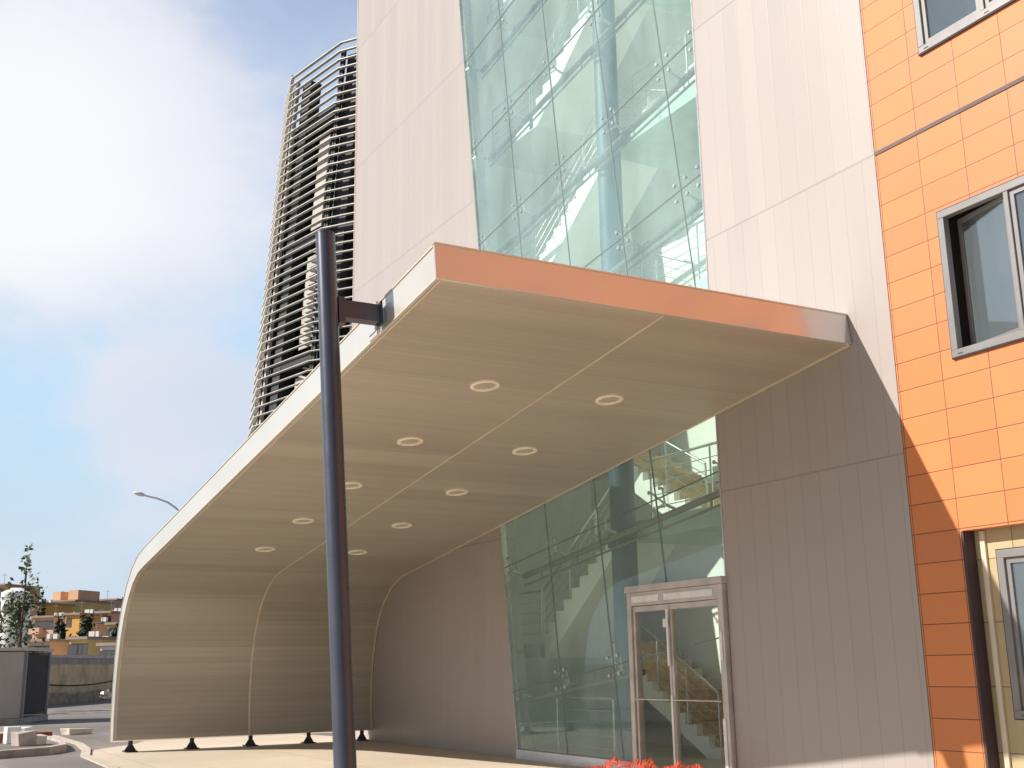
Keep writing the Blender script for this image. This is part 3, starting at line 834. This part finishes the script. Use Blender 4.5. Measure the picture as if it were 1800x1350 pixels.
# ================================================================ STREET LAMP
q = at(322, 905, 52); base = Vector((q.x, q.y, 0))
sl = thing('street_lamp', 'pale street lamp with a curved arm seen above the canopy edge', 'street lamp', loc=tuple(base))
w = MB(); zt_ = at(322, 905, 52).z; w.tube(base, (base.x, base.y, zt_), .09, .055, n=14); part(w, 'pole', M['bulb'], sl, smooth=True)
pts = [Vector((base.x, base.y, zt_)), at(309, 893, 52), at(295, 883, 52), at(276, 876, 52), at(255, 871, 52)]
w = MB(); w.path(pts, .045); part(w, 'arm', M['bulb'], sl, smooth=True)
a = at(256, 871, 52); b_ = at(234, 865, 52); c = (a+b_)/2; dd = (b_-a)
w = MB(); w.ball((0, 0, 0), 1, 12, 8)
ax = dd.normalized(); ay = ax.cross(Vector((0, 0, 1))).normalized(); az = ax.cross(ay)
w.v = [tuple(c+ax*p[0]*dd.length/2+ay*p[1]*.16+az*p[2]*.09) for p in w.v]
part(w, 'lamp_head', M['bulb'], sl, smooth=True)

# ================================================================ LEFT BACKGROUND
# grey site hut (open dark side)
hb = Vector((-42.3, 4.9, 0))
hut = thing('site_hut', 'grey panelled site hut with a dark open side at the left edge', 'hut', loc=tuple(hb))
front = Vector((.12, -1, 0)).normalized(); side_ = Vector((-.93, .37, 0)).normalized()*1.0
def P3(a, b_, z): p = hb+front*a+side_*b_; return (p.x, p.y, z)
w = MB()
def hutbox(w, a0, a1, b0, b1, z0, z1):
    i = len(w.v); w.v += [P3(a, b_, z) for a in (a0, a1) for b_ in (b0, b1) for z in (z0, z1)]
    w.f += [tuple(i+k for k in f) for f in ((0, 1, 3, 2), (4, 6, 7, 5), (0, 4, 5, 1), (2, 3, 7, 6), (0, 2, 6, 4), (1, 5, 7, 3))]
hutbox(w, 0, 6, 0, .08, .18, 2.3); hutbox(w, 5.92, 6, .09, 3.0, .18, 2.3); hutbox(w, .001, 6, 3.0, 3.08, .18, 2.3)
part(w, 'wall_panels', M['hut'], hut)
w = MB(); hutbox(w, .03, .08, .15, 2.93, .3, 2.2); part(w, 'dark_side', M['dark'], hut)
for q in (-.02, 2.97):
    w = MB(); hutbox(w, -.02, .06, q, q+.12, .17, 2.32); part(w, 'corner_post', M['frame'], hut)
w = MB(); hutbox(w, -.08, 6.1, -.08, 3.15, 2.33, 2.44); part(w, 'roof', M['concrete_pale'], hut)
w = MB(); hutbox(w, -.05, 6.05, -.03, 3.12, .0, .17); part(w, 'skid_base', M['kerb'], hut)
# concrete wall with capping
A_ = Vector((-60, 4.5, 0)); B_ = Vector((-84, 19.5, 0)); dv = (B_-A_).normalized(); nv = Vector((-dv.y, dv.x, 0))
cw = thing('concrete_wall', 'stained brown concrete boundary wall with a grey capping beyond the road', 'wall', loc=tuple(A_))
def seg(w, t0, t1, n0, n1, z0, z1):
    L = (B_-A_).length
    c = A_+dv*((t0+t1)/2*L)+nv*(n0+n1)/2; w.obox(c+Vector((0, 0, (z0+z1)/2)), dv*(t1-t0)/2*L, nv*(n1-n0)/2, (0, 0, (z1-z0)/2))
w = MB(); seg(w, 0, 1, -.12, .12, 0, 2.05); part(w, 'wall_face', M['concrete'], cw)
w = MB()
for k in range(14): seg(w, k/14+.0008, (k+1)/14-.0008, -.15, .15, 2.052, 2.38)
part(w, 'panel_band', M['kerb'], cw)
w = MB(); seg(w, -.002, 1.002, -.22, .22, 2.382, 2.54); part(w, 'capping', M['concrete_pale'], cw)
w = MB(); L = (B_-A_).length; pts = []
for k in range(25):
    t = k/24; pts.append(A_+dv*(t*L)+nv*.15*(1 if nv.x > 0 else -1)+Vector((0, 0, 1.75-.85*math.sin(math.pi*min(1, t*1.2))**1)))
w.path(pts, .035, 5); part(w, 'cable', M['rubber'], cw)
# white bag and stones on the earth bank
q = at(185, 1231, 66)
w = MB(); w.ball((q.x, q.y, .42), .30, 12, 7, .9)
rr = random.Random(5); w.v = [(x+rr.uniform(-.07, .07), y+rr.uniform(-.07, .07), z+rr.uniform(-.06, .06)) for x, y, z in w.v]
tag(w.build('rubble_sack', M['beige_trim'], smooth=True), 'lumpy pale sack lying on the earth bank by the brown wall', 'sack')
# water tank
q = at(24, 1100, 95)
tk = thing('water_tank', 'white cylindrical tank standing behind the young tree at the left edge', 'tank', loc=(q.x, q.y, 0))
zt_ = at(24, 1042, 95).z
w = MB(); w.tube((q.x, q.y, .3), (q.x, q.y, zt_), 1.05, n=32); w.tube((q.x, q.y, zt_), (q.x, q.y, zt_+.35), 1.05, .35, n=32); part(w, 'shell', M['bulb'], tk, smooth=True)
w = MB()
for k in range(4):
    zz = .6+k*(zt_-1)/3; w.tube((q.x, q.y, zz), (q.x, q.y, zz+.07), 1.075, n=32)
part(w, 'hoop', M['frame'], tk); w = MB(); w.tube((q.x, q.y, 0), (q.x, q.y, .3), 1.2, n=24); part(w, 'plinth', M['concrete_pale'], tk)

def mk_tree(name, label, base, H, Rr, nleaf, mat, seed, cat='tree', shape='poplar', ls=.1, group=None):
    rr = random.Random(seed); base = Vector(base)
    t = thing(name, label, cat, group, loc=tuple(base))
    w = MB(); w.tube(base, base+Vector((.03*H, 0, H*.45)), .018*H, .012*H, n=8); w.tube(base+Vector((.03*H, 0, H*.45)), base+Vector((0, .01*H, H*.92)), .012*H, .003*H, n=6)
    tips = []
    for k in range(16):
        z = H*rr.uniform(.25, .85); a = rr.uniform(0, 6.28); l = Rr*(1.0 if shape != 'cone' else (1-z/H)*1.3)
        p0 = base+Vector((.02*H, 0, z)); p1 = p0+Vector((math.cos(a)*l*.9, math.sin(a)*l*.9, H*rr.uniform(.06, .2)))
        w.tube(p0, p1, .005*H, .0015*H, n=5); tips += [p0.lerp(p1, .4), p0.lerp(p1, .7), p1]
    tips.append(base+Vector((0, 0, H*.95)))
    part(w, 'trunk', M['bark'], t)
    w = MB()
    for k in range(nleaf):
        c = rr.choice(tips)+Vector((rr.gauss(0, .13*Rr), rr.gauss(0, .13*Rr), rr.gauss(0, .05*H)))
        u = Vector((rr.gauss(0, 1), rr.gauss(0, 1), rr.gauss(0, 1))).normalized(); v = u.orthogonal().normalized(); s_ = ls*rr.uniform(.6, 1.3)
        w.quad(c-u*s_, c+v*s_*.6, c+u*s_, c-v*s_*.6)
    part(w, 'crown', mat, t)
q = at(33, 1140, 55); mk_tree('young_tree', 'thin young tree with sparse upright branches in front of the white tank', (q.x, q.y, 0), at(30, 985, 55).z, .95, 620, M['leaf'], 11, ls=.12)
q = at(-8, 1140, 52); mk_tree('young_tree', 'sparse young tree half cut by the left edge of the picture', (q.x, q.y, 0), at(0, 1040, 52).z, .8, 160, M['leaf'], 12, ls=.12)
k_ = 0
for px, top, dist, rad, lab in ((148, 1085, 200, 2.2, 'dark conifer in front of the ochre block'), (160, 1120, 190, 2.0, 'low dark bushy tree right of the dark conifer'), (103, 1092, 200, 1.6, 'slim dark tree left of the ochre gable'), (125, 1125, 185, 3.0, 'broad green bush along the wall top under the ochre gable'), (202, 1105, 180, 1.2, 'small green tree beside the canopy edge'), (66, 1040, 235, 1.0, 'tall thin bluish tree behind the balcony block')):
    q = at(px, 1150, dist); mk_tree('background_tree', lab, (q.x, q.y, 0), at(px, top, dist).z, rad, 1000, M['leaf_dark'], 20+k_, shape='cone', ls=.33, group='trees in front of the far town'); k_ += 1

# ---- town blocks
def wallmat(n, c): return plain(n, c, .85, scale=.3, amt=.12)
M['ochre'] = wallmat('ochre_render', (.62, .36, .10)); M['yellow'] = wallmat('yellow_render', (.72, .50, .20)); M['peach'] = wallmat('peach_render', (.70, .43, .26)); M['salmon'] = wallmat('salmon_render', (.62, .42, .30)); M['roofm'] = wallmat('brown_roof', (.30, .24, .21)); M['shade'] = wallmat('dark_shutter', (.07, .07, .08)); M['balc'] = wallmat('white_balcony', (.66, .63, .60))
ROT = []
def block(label, pxl, pxr, pyt, dist, depth, mat, floors, bays, roof='flat', balcony=True, pent=None, blank=False):
    a = at(pxl, pyt, dist); b_ = at(pxr, pyt, dist); H = (a.z+b_.z)/2
    c = (a+b_)/2; wd = math.hypot(b_.x-a.x, b_.y-a.y)
    r_ = Vector((b_.x-a.x, b_.y-a.y, 0)).normalized(); f_ = Vector((r_.y, -r_.x, 0))
    if f_.dot(-c) < 0: f_ = -f_
    t = thing('apartment_block', label, 'building', 'town blocks beyond the wall', loc=(c.x, c.y, 0))
    cc = Vector((c.x, c.y, 0))-f_*depth/2
    def B(w, u0, u1, d0, d1, z0, z1):
        w.obox(Vector((c.x, c.y, 0))+r_*(u0+u1)/2+f_*(d0+d1)/2+Vector((0, 0, (z0+z1)/2)), r_*abs(u1-u0)/2, f_*abs(d1-d0)/2, (0, 0, (z1-z0)/2))
    w = MB(); B(w, -wd/2, wd/2, -depth, 0, -.5, H); part(w, 'wall', mat, t); ROT.append(t)
    w = MB(); B(w, -wd/2-.35, wd/2+.35, -depth-.3, .45, H+.002, H+.35); part(w, 'roof', M['roofm'], t)
    fh = 3.1
    for fl in range(floors):
        z = H-fh*(fl+1)+.35
        if z < 1.5: break
        for k in range(bays):
            u = -wd/2+wd*(k+.5)/bays
            if blank and k == 1: continue
            w = MB(); B(w, u-.55, u+.55, .002, .05, z+.7, z+2.2); wi = part(w, 'window', M['shade'], t)
        if balcony:
            u0, u1 = (-wd/2+.2, -wd/2+wd*.55) if fl % 2 == 0 else (-wd*.05, wd/2-.2)
            w = MB(); B(w, u0, u1, .0, 1.3, z-.1, z+.05); B(w, u0, u1, 1.22, 1.3, z+.051, z+1.0); B(w, u0, u0+.08, .0, 1.21, z+.051, z+1.0); B(w, u1-.08, u1, .0, 1.21, z+.051, z+1.0)
            part(w, 'balcony', M['balc'] if fl % 2 else mat, t)
    if pent:
        for (p0, p1, hh) in pent:
            w = MB(); B(w, -wd/2+wd*p0, -wd/2+wd*p1, -depth*.7, -1.5, H+.352, H+.35+hh); ph = part(w, 'roof_house', M['peach'], t)
            w = MB(); B(w, -wd/2+wd*p0-.3, -wd/2+wd*p1+.3, -depth*.7-.3, -1.2, H+.353+hh, H+.5+hh); part(w, 'roof_slab', M['roofm'], ph)
            w = MB(); B(w, -wd/2+wd*(p0+p1)/2-.4, -wd/2+wd*(p0+p1)/2+.4, -1.49, -1.44, H+.6, H+hh-.2); part(w, 'window', M['shade'], ph)
    # chimneys and aerials
    w = MB()
    for k in range(3):
        u = wd*random.uniform(-.4, .4); B(w, u-.25, u+.25, -depth*.5-.25, -depth*.5+.25, H+.352, H+1.1)
    part(w, 'chimney', M['balc'], t)
    w = MB(); u = wd*random.uniform(-.3, .3); B(w, u-.03, u+.03, -3, -2.94, H+.352, H+2.6); B(w, u-.6, u+.6, -2.93, -2.89, H+2.2, H+2.26); part(w, 'aerial', M['frame'], t)
block('ochre block with a plain gable wall, lowest in the middle of the far town', 112, 144, 1081, 215, 9, M['ochre'], 3, 2, balcony=False, blank=True)
block('pale yellow block with stacked balconies left of the ochre gable', 54, 100, 1086, 225, 10, M['salmon'], 3, 4)
block('yellow block with two roof houses, highest of the far town', 70, 140, 1058, 262, 12, M['yellow'], 4, 6, pent=((.1, .35, 1.9), (.6, .92, 2.1)))
block('peach block with white balconies beside the canopy edge', 160, 200, 1078, 220, 10, M['peach'], 3, 4)
block('long brown-roofed block behind the peach block', 138, 214, 1056, 275, 12, M['salmon'], 3, 7, balcony=True)
block('low orange block showing at the left edge behind the tank', -30, 14, 1030, 240, 10, M['peach'], 4, 3)
block('small white-roofed shed on the wall line by the canopy', 172, 214, 1135, 150, 6, M['balc'], 1, 3, balcony=False)
block('low tan block in the shade behind the hut', 45, 92, 1128, 170, 6, M['salmon'], 1, 4, balcony=False)

block('tall ochre block half hidden by the young tree', 40, 74, 1062, 248, 10, M['ochre'], 4, 3)
block('narrow peach block between the ochre gable and the brown-roofed block', 143, 166, 1096, 205, 8, M['peach'], 2, 3)
block('low grey-roofed house directly above the wall, right of centre', 118, 158, 1124, 165, 6, M['yellow'], 1, 4, balcony=False)
block('yellow block nearest the canopy edge', 186, 216, 1098, 195, 8, M['yellow'], 2, 4)
for t_ in ROT: t_.rotation_euler = (0, 0, R(-40))
# ---- loose blocks on the island
def blk(label, px, py, sx, sy, sz, rot, mat, cat='block', hollow=False, name='concrete_block', dist=None, z0=.09):
    # the point on the ground (z0) in that direction
    d = FW*FPX+RT*(px-900)-UP*(py-675); t = (z0-1.6)/d.z; q = CAM+d*t
    w = MB()
    if not hollow:
        w.box(-sx/2, sx/2, -sy/2, sy/2, 0, sz)
        rj = random.Random(px); w.v = [(x*rj.uniform(.82, 1.08), y*rj.uniform(.82, 1.08), z*rj.uniform(.8, 1.08)) for x, y, z in w.v]
    else:
        t_ = .04
        w.box(-sx/2, sx/2, -sy/2, -sy/2+t_, 0, sz); w.box(-sx/2, sx/2, sy/2-t_, sy/2, 0, sz); w.box(-sx/2, -sx/2+t_, -sy/2+t_, sy/2-t_, 0, sz); w.box(sx/2-t_, sx/2, -sy/2+t_, sy/2-t_, 0, sz); w.box(-t_/2, t_/2, -sy/2+t_, sy/2-t_, 0, sz)
    o = w.build(name, mat, None, bevel=.012); o.location = (q.x, q.y, z0+.001); o.rotation_euler = (0, 0, rot)
    return tag(o, label, cat, 'loose blocks on the kerbed island')
blk('dark grey concrete block in the middle of the heap', 41, 1311, .30, .46, .30, .5, M['kerb'])
blk('upright white hollow block left of the dark grey block', 20, 1307, .25, .30, .36, .2, M['film'], hollow=True)
blk('low pale slab block at the right end of the heap', 64, 1309, .3, .40, .20, .8, M['concrete_pale'])
blk('white block tipped behind the dark grey block', 38, 1298, .35, .5, .26, 1.1, M['film'])
blk('terracotta brick pile at the very left edge', 2, 1306, .3, .5, .22, .1, M['rust'], cat='bricks', name='brick_pile')
blk('long flat brown plank behind the heap', 58, 1295, .2, 1.0, .12, .3, M['rust'], cat='plank', name='plank')
blk('cream block lying alone on the road beyond the kerb', 134, 1291, .45, .7, .16, .4, M['beige_trim'], z0=.0)

# ================================================================ SAFETY NET
def net(name, label, x0, x1, y0, y1, H, seed, peak):
    rr = random.Random(seed); nu, nv_ = 84, 20
    def P(u, v):
        x = x0+(x1-x0)*u; y = y0+(y1-y0)*v
        hh = H*math.sin(math.pi*v)**.7*peak(u)
        z = .02+hh*(.8+.12*math.sin(u*23+v*5)+.08*math.sin(u*41+v*9))+.10*math.sin(u*61+v*13)*hh+.07*math.sin(u*97-v*21)*hh
        return Vector((x+.04*math.sin(v*17+u*9), y+.06*math.sin(u*31), max(.015, z)))
    w = MB(); rs = .004
    def strand(a, b_, nrm):
        d = (b_-a); s_ = d.cross(nrm)
        if s_.length < 1e-6: return
        s_ = s_.normalized()*.0042; n3 = nrm*.002
        i = len(w.v); w.v += [tuple(q) for q in (a-s_, a+s_, b_+s_, b_-s_)]; w.f.append((i, i+1, i+2, i+3))
    for i in range(nu+1):
        for j in range(nv_):
            a = P(i/nu, j/nv_); b_ = P(i/nu, (j+1)/nv_); strand(a, b_, Vector((1, 0, .15)).cross(b_-a).normalized())
    for j in range(nv_+1):
        for i in range(nu):
            a = P(i/nu, j/nv_); b_ = P((i+1)/nu, j/nv_); strand(a, b_, Vector((0, .6, 1)).normalized())
    o = w.build(name, M['netting']); return tag(o, label, 'safety net')
net('safety_net', 'crumpled orange plastic safety net heaped along the foot of the glass entrance door', -15.2, -12.0, 9.3, 9.85, .33, 4, lambda u: .3+.7*min(1, u*3)*(1-.18*math.sin(u*9)**2)*(1 if u < .93 else (1-u)/.07))

# ================================================================ LIGHT
sun = bpy.data.lights.new('sun', 'SUN'); so_ = bpy.data.objects.new('sun', sun); col.objects.link(so_)
dirv = Vector((.376, 1, -.807)); so_.rotation_euler = dirv.to_track_quat('-Z', 'Y').to_euler()
sun.energy = 5.0; sun.angle = R(.53); sun.color = (1, .93, .84)
el = math.atan2(.807, math.hypot(.376, 1)); az = math.atan2(-.376, -1)
wd = bpy.data.worlds.new('World'); scene.world = wd; wd.use_nodes = True
T = NT(wd.node_tree); bg = T.n['Background']
sky = T.new('ShaderNodeTexSky', sky_type='NISHITA'); sky.sun_disc = False; sky.sun_elevation = el; sky.sun_rotation = az % (2*math.pi)
sky.air_density = 1.0; sky.dust_density = 1.0; sky.ozone_density = 1.2
gen = T.new('ShaderNodeTexCoord').outputs['Generated']
def lobe(px, py, width, stretch=1.0):
    d = (FW*FPX+RT*(px-900)-UP*(py-675)).normalized()
    n = T.new('ShaderNodeVectorMath', operation='SUBTRACT'); T.l.new(gen, n.inputs[0]); n.inputs[1].default_value = d
    sc = T.new('ShaderNodeVectorMath', operation='MULTIPLY'); T.l.new(n.outputs[0], sc.inputs[0]); sc.inputs[1].default_value = (1, 1, stretch)
    ln = T.new('ShaderNodeVectorMath', operation='LENGTH'); T.l.new(sc.outputs[0], ln.inputs[0])
    mr = T.new('ShaderNodeMapRange', interpolation_type='SMOOTHSTEP'); T.l.new(ln.outputs['Value'], mr.inputs[0])
    mr.inputs[1].default_value = 0; mr.inputs[2].default_value = width; mr.inputs[3].default_value = 1; mr.inputs[4].default_value = 0
    return mr.outputs[0]
nz = T.noise(T.map(gen, (1, 1, 1.9)), 7.5, 10, .62); nz2 = T.noise(T.map(gen, (1, 1, 2.2), (3, 1, 5)), 2.2, 5, .5)
mask = None
for px, py, wdt, st, amp in ((40, 270, .26, 1, 1.25), (370, 240, .24, 1, .45), (480, 470, .12, 1.8, .3), (320, 725, .115, 1.4, 1.5), (235, 665, .05, 1.5, .5), (420, 680, .06, 1.5, .5), (290, 860, .10, 1.6, .45), (230, 950, .10, 2.5, .35), (60, 1010, .12, 3, .3), (20, 420, .07, 1.2, .45), (1250, -2500, .7, 1, .6)):
    l = T.math('MULTIPLY', lobe(px, py, wdt, st), amp); mask = l if mask is None else T.math('ADD', mask, l)
# a bank of cloud in front of the facade (seen only in the glass and the metal)
n = T.new('ShaderNodeVectorMath', operation='DISTANCE'); T.l.new(gen, n.inputs[0]); n.inputs[1].default_value = Vector((-.80, -.50, .25)).normalized()
mrr = T.new('ShaderNodeMapRange', interpolation_type='SMOOTHSTEP'); T.l.new(n.outputs['Value'], mrr.inputs[0]); mrr.inputs[1].default_value = 0; mrr.inputs[2].default_value = .5; mrr.inputs[3].default_value = .55; mrr.inputs[4].default_value = 0
mask = T.math('ADD', mask, mrr.outputs[0])
cm = T.math('ADD', mask, T.math('MULTIPLY', T.math('SUBTRACT', nz, .5), 1.5))
mr = T.new('ShaderNodeMapRange', interpolation_type='SMOOTHSTEP'); T.l.new(cm, mr.inputs[0]); mr.inputs[1].default_value = .02; mr.inputs[2].default_value = 1.0; mr.inputs[4].default_value = .93
cl = T.ramp(T.math('ADD', T.math('MULTIPLY', nz2, .6), T.math('MULTIPLY', lobe(20, 270, .28), .5)), [(.2, (8.3, 9.0, 10.6)), (.45, (9.8, 10.0, 11.0)), (.8, (12.0, 12.0, 12.2))])
# thin bright haze veil over the whole quarter of the sky the photo looks into
sp = T.new('ShaderNodeSeparateXYZ'); T.l.new(gen, sp.inputs[0])
vz = T.math('ABSOLUTE', sp.outputs[2])
vcol = T.ramp(vz, [(0.0, (8.4, 9.6, 10.9)), (.22, (6.9, 9.6, 12.0)), (.42, (6.8, 8.4, 11.0)), (.7, (3.6, 5.0, 8.0))])
n = T.new('ShaderNodeVectorMath', operation='DISTANCE'); T.l.new(gen, n.inputs[0]); n.inputs[1].default_value = Vector((-.85, -.50, .22)).normalized()
mq = T.new('ShaderNodeMapRange', interpolation_type='SMOOTHSTEP'); T.l.new(n.outputs['Value'], mq.inputs[0]); mq.inputs[1].default_value = .2; mq.inputs[2].default_value = .75; mq.inputs[3].default_value = 1; mq.inputs[4].default_value = 0
vf = T.math('MAXIMUM', T.math('MULTIPLY', lobe(250, 500, 1.15), .98), mq.outputs[0])
base_sky = T.mix(vf, sky.outputs[0], vcol)
T.l.new(T.mix(mr.outputs[0], base_sky, cl), bg.inputs[0]); bg.inputs[1].default_value = .06

vs = scene.view_settings; scene.display_settings.display_device = 'sRGB'
vs.view_transform = 'Standard'; vs.look = 'None'; vs.exposure = 0.45; vs.gamma = 1; vs.use_curve_mapping = False
scene.render.engine = 'CYCLES'
try: scene.cycles.max_bounces = 12; scene.cycles.transparent_max_bounces = 24; scene.cycles.diffuse_bounces = 5
except Exception: pass
